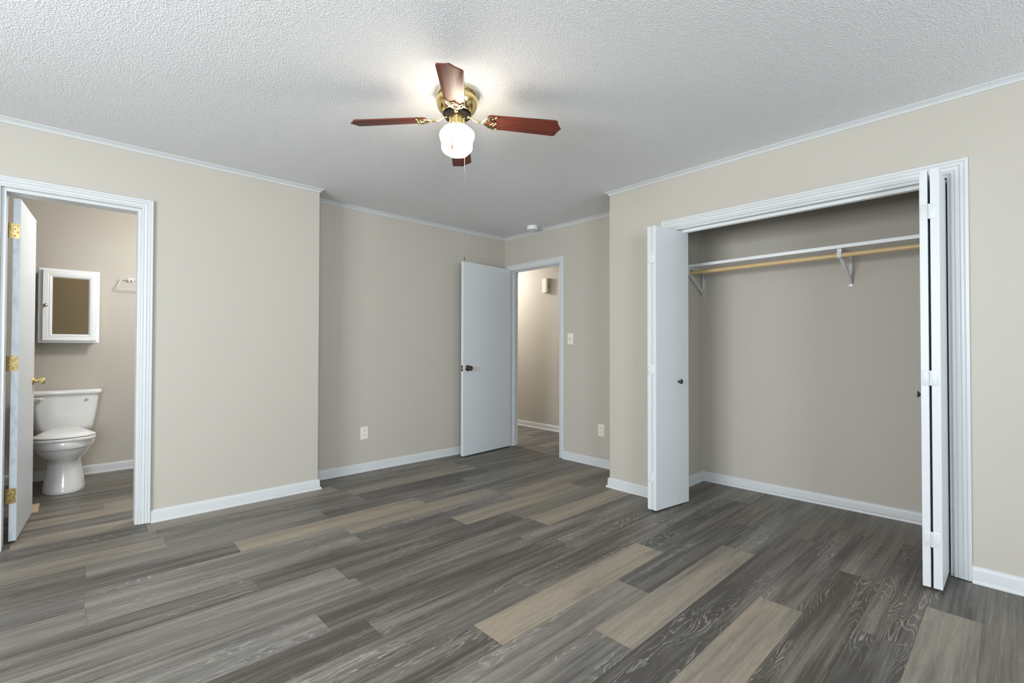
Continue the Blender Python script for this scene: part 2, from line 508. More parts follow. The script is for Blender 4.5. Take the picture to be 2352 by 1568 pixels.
# ---- floor: one mesh of staggered planks; the planks that can be told apart in the photo lie where they lie there
def build_floor():
    W, LEN, Y0 = 0.1802, 1.22, 0.108
    x0, x1, y0, y1 = XW-T, 4.99, YF-T, 6.6
    joint = {0: 2.80, 1: 2.365, 2: 2.918, 3: 2.34, 4: 2.025, 5: 1.575, 6: 1.994, 7: 1.231, 8: 1.61, 9: 2.14, 10: .785, 11: 2.27, 12: 1.02, 13: 1.89,
             14: 2.50, 15: 1.275, 16: .711, 17: .067, 18: .42, 19: 1.62}
    # (row, plank ending at x of its far end): tone
    light = {(0, 2.80): .80, (3, 2.34): .90, (5, 2.795): .86, (7, 2.451): 1.0, (11, 3.49): .86, (13, 3.11): .84, (15, 2.495): .88, (16, 1.931): .92, (18, .42): .78,
             (5, 1.575): .38, (4, 2.025): .06, (3, 3.56): .22, (2, 2.918): .06, (7, 3.671): .15, (6, 1.994): .42, (8, 1.61): .25, (7, 1.231): .18,
             (1, 2.365): .05, (1, 3.585): .22, (2, 1.698): .40, (0, 4.02): .08, (4, 3.245): .12, (4, .805): .40, (6, 3.214): .14, (19, 1.62): .35, (9, 2.14): .22, (17, .067): .12, (12, 1.02): .5, (10, .785): .45,
             (18, 1.64): .3, (17, 1.287): .45, (8, 2.83): .3, (16, .711): .2, (14, 2.5): .28}
    figure = {(4, 2.025): 1.0, (5, 1.575): 1.0, (6, 1.994): 1.0, (2, 2.918): 1.0, (1, 2.365): 1.0, (1, 3.585): 1.0, (3, 3.56): .9, (8, 1.61): 1.0, (7, 1.231): 1.0, (2, 1.698): .9, (0, 4.02): 1.0}
    bm = bmesh.new()
    ug = bm.loops.layers.uv.new('grain'); ue = bm.loops.layers.uv.new('edge')
    ct = bm.loops.layers.float_color.new('tone')
    rnd = random.Random(21)
    k0 = math.floor((y0-Y0)/W); k1 = math.ceil((y1-Y0)/W)
    for k in range(k0, k1):
        ya, yb = max(y0, Y0+k*W), min(y1, Y0+(k+1)*W)
        j = joint.get(k, rnd.random()*LEN)
        xs = j - math.ceil((j-x0)/LEN)*LEN
        while xs < x1:
            xe = xs+LEN
            tone = rnd.choice((.10, .18, .28, .34, .40, .48, .30, .22, .62))
            fig = rnd.choice((.25, .45, .8, 1.0, .4))
            for (kk, ex), tv in light.items():
                if kk == k and abs(ex-xe) < .03: tone = tv-.10 if tv > .7 else tv; fig = .12 if tv > .7 else fig
            for (kk, ex), tv in figure.items():
                if kk == k and abs(ex-xe) < .03: fig = tv
            hue = min(1, max(0, (.75 if tone > .6 else .48)+rnd.uniform(-.3, .3)))
            ou, ov = rnd.random()*60, rnd.random()*40
            a, c = max(xs, x0), min(xe, x1)
            if c > a:
                xm = (a+c)/2; ym = (ya+yb)/2
                # four corner-to-middle pieces, so the distance to the nearest plank edge can be stored
                v = {n: bm.verts.new(p) for n, p in {'a': (a, ya, 0), 'b': (c, ya, 0), 'c': (c, yb, 0), 'd': (a, yb, 0), 'ab': (xm, ya, 0), 'bc': (c, ym, 0), 'cd': (xm, yb, 0), 'da': (a, ym, 0), 'm': (xm, ym, 0)}.items()}
                for q in (('a', 'ab', 'm', 'da'), ('ab', 'b', 'bc', 'm'), ('m', 'bc', 'c', 'cd'), ('da', 'm', 'cd', 'd')):
                    f = bm.faces.new([v[n] for n in q])
                    for lp in f.loops:
                        x, y, _ = lp.vert.co
                        lp[ug].uv = (x-xs+ou, y-ya+ov)
                        lp[ue].uv = (min(x-a, c-x), min(y-ya, yb-y))
                        lp[ct] = (tone, hue, fig, 1)
            xs = xe
    me = bpy.data.meshes.new('floor'); bm.to_mesh(me); bm.free()
    me.materials.append(M['floor'])
    o = bpy.data.objects.new('floor', me); COL.objects.link(o)
    structure(o, 'grey and taupe oak-look plank floor', 'floor')


build_floor()

# ------------------------------------------------------------------ trim
BASE = [(0, 0), (0, .080), (.004, .080), (.0075, .0765), (.011, .070), (.013, .062), (.013, .0), ]
SHOE = [(.013, 0), (.013, .020), (.017, .0192), (.021, .0160), (.0238, .011), (.0245, .004), (.0245, 0)]
CROWN = [(0, 0), (.030, 0), (.030, -.004), (.026, -.006), (.022, -.008), (.014, -.013), (.009, -.018), (.007, -.021), (.006, -.0225), (.006, -.0275), (0, -.0275)]


def skirting(name, path):
    flat = lambda p, z: (p.x, p.y, z)
    o = structure(MB().sweep(path, BASE, flat).done(name, M['trim'], smooth=30))
    MB().sweep(path, SHOE, flat).done('shoe_molding', M['trim'], o, smooth=30)


skirting('baseboard_left', [(EL, V2), (EL, V1), (.392, V1)])
skirting('baseboard_back', [(U2, V2), (EL, V2)])
skirting('baseboard_hall', [(U2, ER), (U2, 3.227)])
skirting('baseboard_right_far', [(U1, 1.837), (U1, ER), (U2, ER)])
skirting('baseboard_right_near', [(U1, YF), (U1, .163)])
skirting('baseboard_closet', [(CB0, .10), (CB1, 1.89), (U1+.1, 1.89)])
skirting('baseboard_bathroom', [(EL-T, 5.75), (XW, 5.75)])
skirting('baseboard_hall_far', [(4.875, 2.3), (4.875, 6.5)])


def crown(name, path):
    structure(MB().sweep(path, CROWN, lambda p, z: (p.x, p.y, H+z)).done(name, M['trim'], smooth=30))


crown('trim_1', [(EL, V2), (EL, V1), (XW, V1)])
crown('trim_2', [(U2, V2), (EL, V2)])
crown('trim_3', [(U2, ER), (U2, V2)])
crown('trim_4', [(U1, YF), (U1, ER), (U2, ER)])

CAS = [(0, 0), (0, .009), (.004, .0115), (.009, .0115), (.012, .0095), (.015, .0125), (.026, .0145), (.030, .0115), (.033, .0155), (.042, .0165), (.045, .0145), (.048, .018), (.056, .019), (.059, .017), (.060, .014), (.060, 0)]
CASF = [(0, 0), (0, .010), (.004, .0125), (.010, .0135), (.040, .0165), (.045, .0145), (.049, .0175), (.056, .0175), (.060, .013), (.060, 0)]
CASW = [(a*1.1, c) for a, c in CAS]


def scale_prof(p, w): return [(a*w/p[-1][0], c) for a, c in p]


# casings round the three openings
structure(MB().sweep([(BJ0-.020, .004), (BJ0-.020, 2.052), (.332, 2.052), (.332, .004)], scale_prof(CAS, .060), lambda p, q: (p.x, V1-q, p.y)).done('trim_5', M['trim'], smooth=25), 'white stepped casing round the bathroom doorway', 'trim')
structure(MB().sweep([(-4.048, .004), (-4.048, 2.050), (-3.286, 2.050), (-3.286, .004)], scale_prof(CASF, .060), lambda p, q: (U2-q, -p.x, p.y)).done('trim_6', M['trim'], smooth=25), 'white casing round the hall doorway', 'trim')
structure(MB().sweep([(-1.773, .004), (-1.773, 2.037), (-.229, 2.037), (-.229, .004)], scale_prof(CAS, .066), lambda p, q: (U1-q, -p.x, p.y)).done('trim_7', M['trim'], smooth=25), 'white stepped casing round the closet opening', 'trim')
# jambs with stops
b = MB()
b.box((BJ0-.02, V1+.005, .002), (BJ0, V1+T+.001, BJZ+.02), .001); b.box((BJ1, V1+.005, .002), (BJ1+.02, V1+T+.001, BJZ+.02), .001)
b.box((BJ0, V1+.005, BJZ), (BJ1, V1+T+.001, BJZ+.02), .001)
structure(b.done('trim_8', M['trim']), 'white jamb lining the bathroom doorway', 'trim')
b = MB()
b.box((U2-.001, HJ0-.02, .002), (U2+T+.001, HJ0, HJZ+.02), .001); b.box((U2-.001, HJ1, .002), (U2+T+.001, HJ1+.02, HJZ+.02), .001)
b.box((U2-.001, HJ0, HJZ), (U2+T+.001, HJ1, HJZ+.02), .001)
b.box((U2+.040, HJ1-.010, .002), (U2+.075, HJ1, HJZ), .001); b.box((U2+.040, HJ0, .002), (U2+.075, HJ0+.010, HJZ), .001); b.box((U2+.040, HJ0+.010, HJZ-.010), (U2+.075, HJ1-.010, HJZ), .001)
o = structure(b.done('trim_9', M['trim']), 'white jamb lining the hall doorway', 'trim')
MB().box((U2+.012, HJ0-.0005, .905), (U2+.036, HJ0+.0015, .965)).done('strike_plate', M['bronze'], o)
b = MB()
b.box((U1-.001, CJ0-.02, .002), (U1+.101, CJ0, CJZ+.02), .001); b.box((U1-.001, CJ1, .002), (U1+.101, CJ1+.02, CJZ+.02), .001)
b.box((U1-.001, CJ0, CJZ), (U1+.101, CJ1, CJZ+.02), .001)
o = structure(b.done('trim_10', M['trim']), 'white jamb lining the closet opening', 'trim')
b = MB(); b.box((U1+.040, CJ0+.002, CJZ-.004), (U1+.070, CJ1-.002, CJZ)); b.box((U1+.040, CJ0+.002, CJZ-.020), (U1+.044, CJ1-.002, CJZ-.004)); b.box((U1+.066, CJ0+.002, CJZ-.020), (U1+.070, CJ1-.002, CJZ-.004))
b.done('bifold_track', M['white_metal'], o)
b = MB(); b.box((3.770, HJ0, 0.0002), (3.779, HJ1, .0022))
structure(b.done('trim_11', M['seam']), 'thin dark seam strip across the floor of the hall doorway', 'trim')

# ------------------------------------------------------------------ small hardware


def knob_profile(kind):
    if kind == 'tulip':      # privacy knob with a flared end
        return [(0, 0), (.030, 0), (.031, .003), (.028, .007), (.018, .010), (.011, .014), (.010, .022), (.012, .028), (.020, .036), (.024, .046), (.0245, .056), (.022, .060), (.018, .0615), (0, .0605)]
    if kind == 'round':
        return [(0, 0), (.0325, 0), (.033, .003), (.030, .008), (.018, .011), (.013, .015), (.012, .026), (.017, .031), (.0235, .036), (.0265, .044), (.0265, .052), (.023, .059), (.015, .062), (.013, .0605), (0, .0605)]
    return [(0, 0), (.0075, 0), (.0075, .010), (.006, .014), (.007, .019), (.013, .023), (.0175, .026), (.0175, .028), (.014, .030), (.007, .029), (.005, .0305), (0, .031)]


def along(p, direction):
    """matrix that carries +z onto direction at p"""
    return Matrix.Translation(p) @ Vector(direction).to_track_quat('Z', 'Y').to_matrix().to_4x4()


# ------------------------------------------------------------------ bathroom door (door_1)
ang = math.atan2(.622, .041)
d1 = MB().box((0, 0, .012), (.615, .033, 2.026), .0015).done('door_1', M['door'])
d1.location = (-.2235, 4.030, 0); d1.rotation_euler = (0, 0, ang)
structure(d1, 'white flush bathroom door standing open, seen almost edge-on at the left', 'door')
MB().box((-.0006, .0015, .0135), (.0008, .0315, 2.0245)).done('hinge_edge', M['edge'], d1)['label'] = 'scuffed hinge edge with pale blue daylight painted in'
for z in (1.832, 1.052, .276):
    h = MB()
    poly = [(.036, -.044), (.008, -.044), (.0045, -.0425), (.003, -.039), (.003, .039), (.0045, .0425), (.008, .044), (.036, .044)]
    h.prism(poly, -.0022, -.0006, mtx=Matrix(((0, 0, 1, 0), (1, 0, 0, 0), (0, 1, 0, z), (0, 0, 0, 1))))
    h.box((-.0030, .036, z-.044), (-.0006, .046, z+.044))
    h.tube([(-.006, .0465, z-.045), (-.006, .0465, z+.045)], .0055, 12)
    hg = h.done('hinge', M['brass_satin'] if z > 1.5 else M['brass_old'], d1, smooth=40)
    for dy, dz in ((.012, .030), (.022, .012), (.012, -.008), (.022, -.028)):
        MB().lathe([(0, 0), (.0035, 0), (.003, .0012), (0, .0014)], 12, along((-.0022, dy, z+dz), (-1, 0, 0))).done('screw', M['bronze'], hg)
k = MB().lathe(knob_profile('tulip'), 28, along((.555, 0, .918), (0, -1, 0))).done('door_knob', M['brass'], d1, smooth=35)
k['label'] = 'brass privacy knob with a flared end'

# ------------------------------------------------------------------ hall door (door_2)
ang = math.atan2(3.968-4.0313, 3.006-3.741)
Ld = math.hypot(3.968-4.0313, 3.006-3.741)
d2 = MB().box((0, -.035, .012), (Ld, 0, 2.056), .0015).done('door_2', M['door'])
d2.location = (3.741, 4.0313, 0); d2.rotation_euler = (0, 0, ang)
structure(d2, 'white flush hall door standing open against the set-back wall', 'door')
k = MB().lathe(knob_profile('round'), 32, along((Ld-.062, 0, .932), (0, 1, 0))).done('door_knob', M['bronze'], d2, smooth=35)
k['label'] = 'dark antique bronze round knob'
MB().lathe([(0, 0), (.004, 0), (.0045, .002), (0, .003)], 12, along((Ld-.062, .0605, .932), (0, 1, 0))).done('keyhole_button', M['steel'], k)
b = MB()
b.box((Ld-.0005, -.030, .900), (Ld+.0015, -.006, .964), .0006)
lp = b.done('latch_plate', M['bronze'], d2)
b = MB(); b.prism([(0, -.011), (.0115, -.004), (.0115, .004), (0, .011)], -.008, .008, mtx=Matrix(((1, 0, 0, Ld+.0012), (0, 0, 1, -.018), (0, 1, 0, .932), (0, 0, 0, 1))))
b.done('latch_bolt', M['steel'], lp)
for z in (1.86, 1.04, .22):
    b = MB(); b.tube([(-.004, -.041, z-.045), (-.004, -.041, z+.045)], .0055, 10); b.box((.002, -.0372, z-.044), (.030, -.035, z+.044))
    b.done('hinge', M['brass_old'], d2, smooth=40)

# ------------------------------------------------------------------ bifold closet doors


def slab(p0, p1, th, z0, z1):
    """vertical panel: face from p0 to p1, thickness th to the left of p0->p1"""
    a, c = Vector(p0), Vector(p1); d = (c-a).normalized(); n = Vector((-d.y, d.x))*th
    t = bmesh.new(); q = [a, c, c+n, a+n]
    lo = [t.verts.new((v.x, v.y, z0)) for v in q]; hi = [t.verts.new((v.x, v.y, z1)) for v in q]
    t.faces.new(lo[::-1]); t.faces.new(hi)
    for i in range(4): t.faces.new((lo[i], lo[(i+1) % 4], hi[(i+1) % 4], hi[i]))
    bmesh.ops.bevel(t, geom=t.edges[:], offset=.0015, segments=1, affect='EDGES')
    return MB().absorb(t)


def fold_hinge(x, ya, yb, z, parent, m):
    """butterfly hinge across the folded front edges of two panels (ya < yb)"""
    h = MB(); ym = (ya+yb)/2
    h.box((x-.0022, ym+.002, z-.036), (x-.0002, yb-.004, z+.036), .0006); h.box((x-.0022, ya+.004, z-.036), (x-.0002, ym-.002, z+.036), .0006)
    for k in range(3):
        h.tube([(x-.004, ym, z-.036+k*.024), (x-.004, ym, z-.036+k*.024+.0235)], .0042, 8)
    o = h.done('hinge', m, parent, smooth=40)
    for y in ((ym+yb)/2, (ym+ya)/2):
        for dz in (-.022, .022): MB().lathe([(0, 0), (.0028, 0), (.0022, .0009), (0, .001)], 8, along((x-.0022, y, z+dz), (-1, 0, 0))).done('screw', M['steel'], o)
    return o


d3 = empty('door_3', (3.0, 1.75, 0))
structure(d3, 'white two-panel folding closet door folded at the left of the opening', 'door')
BZ0, BZ1 = .016, 2.008


def under(o, root):
    o.parent = root; o.matrix_parent_inverse = Matrix.Translation(-root.location)
    return o


pB = under(slab((2.985, 1.727), (3.357, 1.673), .033, BZ0, BZ1).done('door_panel', M['bifold']), d3)
pA = under(slab((2.985, 1.762), (3.357, 1.7245), .033, BZ0, BZ1).done('door_panel', M['bifold']), d3)
for z in (1.783, .995, .240): under(fold_hinge(2.985, 1.729, 1.793, z, None, M['bifold']), d3)
k = under(MB().lathe(knob_profile('small'), 28, along((3.235, 1.727-(3.235-2.985)*.1452, .906), (-.1437, -.9896, 0))).done('door_knob', M['bronze'], smooth=35), d3)
k['label'] = 'small dark mushroom knob'
b = MB()
for x, y in ((3.322, 1.694), (3.325, 1.744)): b.tube([(x, y, BZ1-.004), (x, y, CJZ-.006)], .0035, 8); b.lathe([(0, 0), (.007, 0), (.007, .004), (0, .004)], 12, Matrix.Translation((x, y, CJZ-.012)))
under(b.done('pivot_pin', M['white_metal']), d3)

d4 = empty('door_4', (3.0, .29, 0))
structure(d4, 'white two-panel folding closet door folded edge-on at the right of the opening', 'door')
under(slab((2.995, .250), (3.362, .248), .033, BZ0, BZ1).done('door_panel', M['bifold']), d4)
under(slab((2.995, .2920), (3.362, .303), .030, BZ0, BZ1).done('door_panel', M['bifold']), d4)
for z in (1.805, 1.009, .245): under(fold_hinge(2.995, .252, .320, z, None, M['bifold']), d4)
k = under(MB().lathe(knob_profile('small'), 28, along((3.200, .3222+(3.200-2.995)*.03, .913), (-.031, 1, 0))).done('door_knob', M['bronze'], smooth=35), d4)
k['label'] = 'small dark mushroom knob'
b = MB()
for x, y in ((3.322, .270), (3.322, .318)): b.tube([(x, y, BZ1-.004), (x, y, CJZ-.006)], .0035, 8)
under(b.done('pivot_pin', M['white_metal']), d4)

# ------------------------------------------------------------------ closet shelf, rod, brackets
SX0 = 3.748
def bx(y): return CB1+(1.89-y)*(CB0-CB1)/1.79
b = MB(); b.prism([(SX0, .102), (bx(.102)-.001, .102), (bx(1.888)-.001, 1.888), (SX0, 1.888)], 1.818, 1.841, .0012)
tag(b.done('closet_shelf', M['shelf']), 'long white painted shelf high inside the closet', 'shelf')
RX, RZ, RR = 3.765, 1.772, .0165
b = MB(); b.tube([(RX, .104, RZ), (RX, .7, RZ), (RX, 1.3, RZ), (RX, 1.886, RZ)], RR, 20)
tag(b.done('hanging_rod', M['rod'], smooth=40), 'pale wooden clothes rod under the closet shelf', 'rod')


def bracket(y, label):
    wx = bx(y)-.0005
    r = tag(empty('shelf_bracket', (wx, y, 1.60)), label, 'bracket', 'closet shelf brackets')
    w = .0125
    b = MB()                                     # wall leg, a shallow folded channel, and the top leg under the shelf
    b.box((-.003, -w, -.010), (0, w, .216), .001)
    b.box((-.012, w-.0015, .012), (0, w, .214)); b.box((-.012, -w, .012), (0, -w+.0015, .214))
    b.done('wall_leg', M['white_metal'], r)
    b = MB(); b.box((-.285, -w, .214), (0, w, .217), .001); b.box((-.285, w-.0015, .204), (-.005, w, .215)); b.box((-.285, -w, .204), (-.005, -w+.0015, .215))
    b.done('shelf_leg', M['white_metal'], r)
    a, c = Vector((-.004, 0, .008)), Vector((-.262, 0, .156)); d = (c-a).normalized()
    m = Matrix.Translation(a) @ d.to_track_quat('X', 'Z').to_matrix().to_4x4()
    L = (c-a).length
    b = MB(); b.box((0, -w, -.0015), (L, w, .0015), .0006, m); b.box((0, w-.0015, -.0015), (L, w, .008), 0, m); b.box((0, -w, -.0015), (L, -w+.0015, .008), 0, m)
    b.done('brace', M['white_metal'], r)
    b = MB(); b.prism([(-w, 0), (w, 0), (w, -.012), (.007, -.021), (-.007, -.021), (-w, -.012)], -.0045, -.0015, mtx=Matrix(((0, 0, 1, 0), (1, 0, 0, 0), (0, 1, 0, .012), (0, 0, 0, 1))))
    foot = b.done('foot_plate', M['white_metal'], r)
    s = MB()
    s.lathe([(0, 0), (.0048, 0), (.004, .0016), (0, .002)], 14, along((-.0045, 0, 0), (-1, 0, 0)))
    s.done('screw', M['steel'], foot)
    s = MB()
    for z in (.178, .160): s.lathe([(0, 0), (.0045, 0), (.0035, .0016), (0, .002)], 14, along((-.003, 0, z), (-1, 0, 0)))
    s.done('screw', M['bronze'], r)
    # hook round the rod
    cx, cz = RX-wx, RZ-1.60
    arc = [(cx+(RR+.0022)*math.cos(t), 0, cz+(RR+.0022)*math.sin(t)) for t in [math.radians(q) for q in range(20, -205, -15)]]
    pr = [(p[0], p[2]) for p in arc]
    b = MB()
    for (x0, z0), (x1, z1) in zip(pr, pr[1:]):
        q = [(x0, z0), (x1, z1)]
        n = Vector((x0-cx, z0-cz)).normalized()*.0022; n1 = Vector((x1-cx, z1-cz)).normalized()*.0022
        b.raw([(x0, -w, z0), (x1, -w, z1), (x1+n1.x, -w, z1+n1.y), (x0+n.x, -w, z0+n.y), (x0, w, z0), (x1, w, z1), (x1+n1.x, w, z1+n1.y), (x0+n.x, w, z0+n.y)],
              [(0, 1, 2, 3), (4, 5, 6, 7), (0, 1, 5, 4), (2, 3, 7, 6), (0, 3, 7, 4), (1, 2, 6, 5)])
    b.box((cx-RR-.0044, -w, cz+.006), (cx-RR-.0022, w, cz+.020), .0005)
    b.box((cx-.010, -w, .195), (cx-.0075, w, .216), .0005)
    b.done('rod_hook', M['white_metal'], r, smooth=40)


bracket(.813, 'white metal bracket near the middle of the closet shelf and rod')
bracket(1.866, 'white metal bracket at the left end of the closet shelf')

# ------------------------------------------------------------------ ceiling fan
FX, FY = 1.4275, 1.9425
fan = tag(empty('ceiling_fan', (FX, FY, H), math.radians(-40.0)), 'brass ceiling fan with four mahogany blades and a lit white globe', 'ceiling fan')
hp = [(0, 0), (.097, 0), (.098, -.003), (.098, -.007), (.0955, -.009), (.0955, -.021), (.098, -.023), (.1025, -.026), (.106, -.031), (.1070, -.036), (.1065, -.043), (.1045, -.054), (.1005, -.066), (.0945, -.078), (.087, -.088), (.079, -.096), (.073, -.099), (.069, -.100), (0, -.100)]
hs = MB().lathe(hp, 72).done('motor_housing', M['brass'], fan, smooth=35)
b = MB()
for k in range(72):
    a = 2*PI*k/72
    b.box((.0950, -.0021, -.0195), (.0961, .0021, -.0105), 0, Matrix.Rotation(a, 4, 'Z'))
b.done('vent_slots', M['black'], hs)
for k in range(4):
    b = MB(); a = math.radians(45+90*k)
    n = Vector((.866*math.cos(a), .866*math.sin(a), -.5)); p = Vector((.1005*math.cos(a), .1005*math.sin(a), -.0660))
    b.lathe([(.0128, 0), (.013, .0009), (.0145, .0011), (.0145, .0)], 20, along(p-n*.0006, n))
    b.lathe([(0, .0006), (.0128, .0006)], 20, along(p-n*.0006, n))
    b.done('vent_hole', M['brass_old'], hs)
b = MB().lathe([(0, -.1001), (.069, -.1001), (.071, -.103), (.071, -.112), (.066, -.117), (.045, -.120), (0, -.120)], 48)
for k in range(8):
    a = 2*PI*k/8+.2; b.ball((.060*math.cos(a), .060*math.sin(a), -.118), .006, 8)
b.done('flywheel', M['dark'], fan, smooth=40)
sw = MB().lathe([(0, -.118), (.040, -.118), (.0415, -.1205), (.0415, -.124), (.0400, -.126), (.0400, -.156), (.0425, -.158), (.0470, -.160), (.0480, -.163), (.0470, -.166), (.0490, -.168), (.0490, -.173), (.0450, -.1745), (0, -.1745)], 48).done('switch_housing', M['brass'], fan, smooth=30)
for k in range(3):
    a = math.radians(20+120*k)
    b = MB().tube([(.045*math.cos(a), .045*math.sin(a), -.170), (.058*math.cos(a), .058*math.sin(a), -.170)], .0022, 8); b.ball((.059*math.cos(a), .059*math.sin(a), -.170), .0042, 8)
    b.done('globe_screw', M['brass'], sw, smooth=50)
# globe: scalloped opal glass
gp = [(.042, -.168), (.052, -.1725), (.067, -.179), (.0785, -.188), (.0850, -.200), (.0862, -.212), (.0845, -.224), (.0795, -.238), (.0762, -.250), (.0755, -.261), (.0758, -.272), (.0735, -.284), (.066, -.296), (.054, -.305), (.038, -.312), (.019, -.317), (0, -.319)]
MB().lathe([(p.x, p.y) for p in smooth_path([(r, z, 0) for r, z in gp], 3)], 96, None, (6, .035, .35)).done('globe', M['globe'], fan, smooth=80)


def blade_mesh():
    w0, w1, R0, R1 = .0500, .0580, .150, .534
    half = [(R0, .020), (R0+.004, .036), (R0+.012, w0-.004), (R0+.022, w0)]
    half += [(R1-.040, w1), (R1-.032, w1-.0008), (R1-.0265, w1-.004), (R1-.0235, w1-.009)]
    half += [(R1-.0215, .040), (R1-.0185, .031), (R1-.0135, .020), (R1-.006, .008), (R1-.0015, .0025)]
    return half+[(R1, 0)]+[(x, -y) for x, y in half[::-1]]


TILT, DROOP = math.radians(-12.5), math.radians(4.0)
bm_ = Matrix.Translation((0, 0, -.1285)) @ Matrix.Rotation(DROOP, 4, 'Y') @ Matrix.Translation((-.06, 0, 0)) @ Matrix.Translation((.06, 0, 0)) @ Matrix.Rotation(TILT, 4, 'X')
blade = MB().prism(blade_mesh(), 0, .006, .0012, bm_).done('fan_blade', M['wood'], fan, smooth=30)
# ornate brass blade bracket under the blade root
b = MB()
fl = lambda x, y, z=-.003: tuple(bm_ @ Vector((x, y, z)))
arm = smooth_path([(.050, 0, -.112), (.066, 0, -.117), (.084, 0, -.129), (.102, 0, -.137), (.120, 0, -.139), fl(.134, 0, -.0035)], 6)
b.tube(arm, [.0062-.0014*math.sin(PI*i/len(arm)) for i in range(len(arm))], 10)
b.ball((.058, 0, -.113), .011, 10, (1.1, 1.3, .8))
for sgn in (1, -1):
    b.tube(smooth_path([fl(.132, 0), fl(.140, .014*sgn), fl(.156, .030*sgn), fl(.176, .041*sgn), fl(.192, .0445*sgn), fl(.201, .042*sgn)], 6), .0042, 8, flat=.6)
    b.tube(smooth_path([fl(.134, .002*sgn), fl(.150, .016*sgn), fl(.166, .0165*sgn), fl(.181, .007*sgn), fl(.190, 0)], 6), .0035, 8, flat=.6)
    b.tube(smooth_path([fl(.158, .018*sgn), fl(.170, .025*sgn), fl(.184, .022*sgn), fl(.193, .011*sgn), fl(.196, 0)], 6), .0033, 8, flat=.6)
    b.tube(smooth_path([fl(.201, .042*sgn), fl(.194, .034*sgn), fl(.184, .029*sgn), fl(.182, .022*sgn)], 5), .0032, 8, flat=.6)
    b.ball(fl(.200, .0425*sgn, -.003), .0068, 10)
b.ball(fl(.199, 0, -.003), .0068, 10)
b.ball(fl(.136, 0, -.003), .0078, 10)
br = b.done('blade_bracket', M['brass'], fan, smooth=50)
for y in (-.0425, 0, .0425):
    MB().lathe([(0, 0), (.0036, 0), (.003, .003), (0, .0035)], 10, along(fl(.200, y, .006), bm_.to_3x3() @ Vector((0, 0, 1)))).done('screw', M['brass_satin'], br)
for k in (1, 2, 3):
    for src in (blade, br):
        c = src.copy(); COL.objects.link(c); c.parent = fan; c.rotation_euler = (0, 0, PI/2*k)
        for ch in src.children:
            g = ch.copy(); COL.objects.link(g); g.parent = c
# pull chains
rz = Matrix.Rotation(math.radians(40.0), 4, 'Z')
def floc(x, y, z): return tuple(rz @ Vector((x-FX, y-FY, z-H)))


def bead_chain(pts, r, step):
    b = MB(); P = [Vector(p) for p in pts]
    b.tube(P, r*.42, 6)
    acc = 0.0
    for a, c in zip(P, P[1:]):
        L = (c-a).length; t = (step-acc) if acc else 0.0
        while t <= L:
            b.lathe([(0, r), (r*.8, r*.6), (r, 0), (r*.8, -r*.6), (0, -r)], 6, Matrix.Translation(a+(c-a)*(t/L))); t += step
        acc = (L-(t-step)) % step
    return b


ch = bead_chain([floc(1.463, 1.932, 2.295), floc(1.4677, 1.9315, 2.289), floc(1.4687, 1.9315, 2.275), floc(1.4687, 1.9315, 1.606)], .0018, .0052).done('pull_chain', M['chain_grey'], fan)
b = MB().lathe([(0, .008), (.0018, .007), (.0026, .004), (.0026, -.002), (.0042, -.006), (.0042, -.011), (.0026, -.014), (0, -.014)], 14, Matrix.Translation(floc(1.4687, 1.9315, 1.606)))
b.done('chain_fob', M['bronze'], ch, smooth=40)['label'] = 'small dark metal bell fob'
ch = bead_chain([floc(1.399, 1.906, 2.316), floc(1.376, 1.894, 2.300), floc(1.358, 1.884, 2.270), floc(1.353, 1.881, 2.245), floc(1.353, 1.881, 2.152)], .0017, .0048).done('pull_chain', M['chain'], fan)
b = MB().lathe([(0, .016), (.0016, .015), (.0026, .008), (.0050, -.006), (.0060, -.013), (.0050, -.019), (.0025, -.022), (0, -.022)], 16, Matrix.Translation(floc(1.353, 1.881, 2.140)))
b.done('chain_fob', M['fob'], ch, smooth=60)['label'] = 'teardrop wooden fob'

# ------------------------------------------------------------------ smoke detector
sd = tag(empty('smoke_detector', (3.575, 3.515, H)), 'round white smoke detector on the ceiling near the hall door', 'smoke detector')
MB().lathe([(0, 0), (.056, 0), (.056, -.010), (.053, -.012), (.051, -.0125)], 48).done('base_ring', M['plastic'], sd, smooth=30)
b = MB().lathe([(.051, -.010), (.051, -.014), (.0585, -.0155), (.060, -.020), (.059, -.031), (.055, -.037), (.045, -.040), (.012, -.041), (.012, -.043), (0, -.043)], 48)
b.done('cover', M['plastic'], sd, smooth=30)

# ------------------------------------------------------------------ outlets and switch


def plate_mtx(p, n):
    """local x = right along the wall as seen from the room, y = up, z = out of the wall"""
    z = Vector(n); y = Vector((0, 0, 1)); x = y.cross(z)
    return Matrix(((x.x, y.x, z.x, p[0]), (x.y, y.y, z.y, p[1]), (x.z, y.z, z.z, p[2]), (0, 0, 0, 1)))


def cover_plate(w, h):
    b = MB(); t = .0055
    b.loft([[(sx*w/2, sy*h/2, 0) for sx, sy in ((-1, -1), (1, -1), (1, 1), (-1, 1))], [(sx*w/2, sy*h/2, .002) for sx, sy in ((-1, -1), (1, -1), (1, 1), (-1, 1))],
            [(sx*(w/2-.0035), sy*(h/2-.0035), t) for sx, sy in ((-1, -1), (1, -1), (1, 1), (-1, 1))]])
    return b


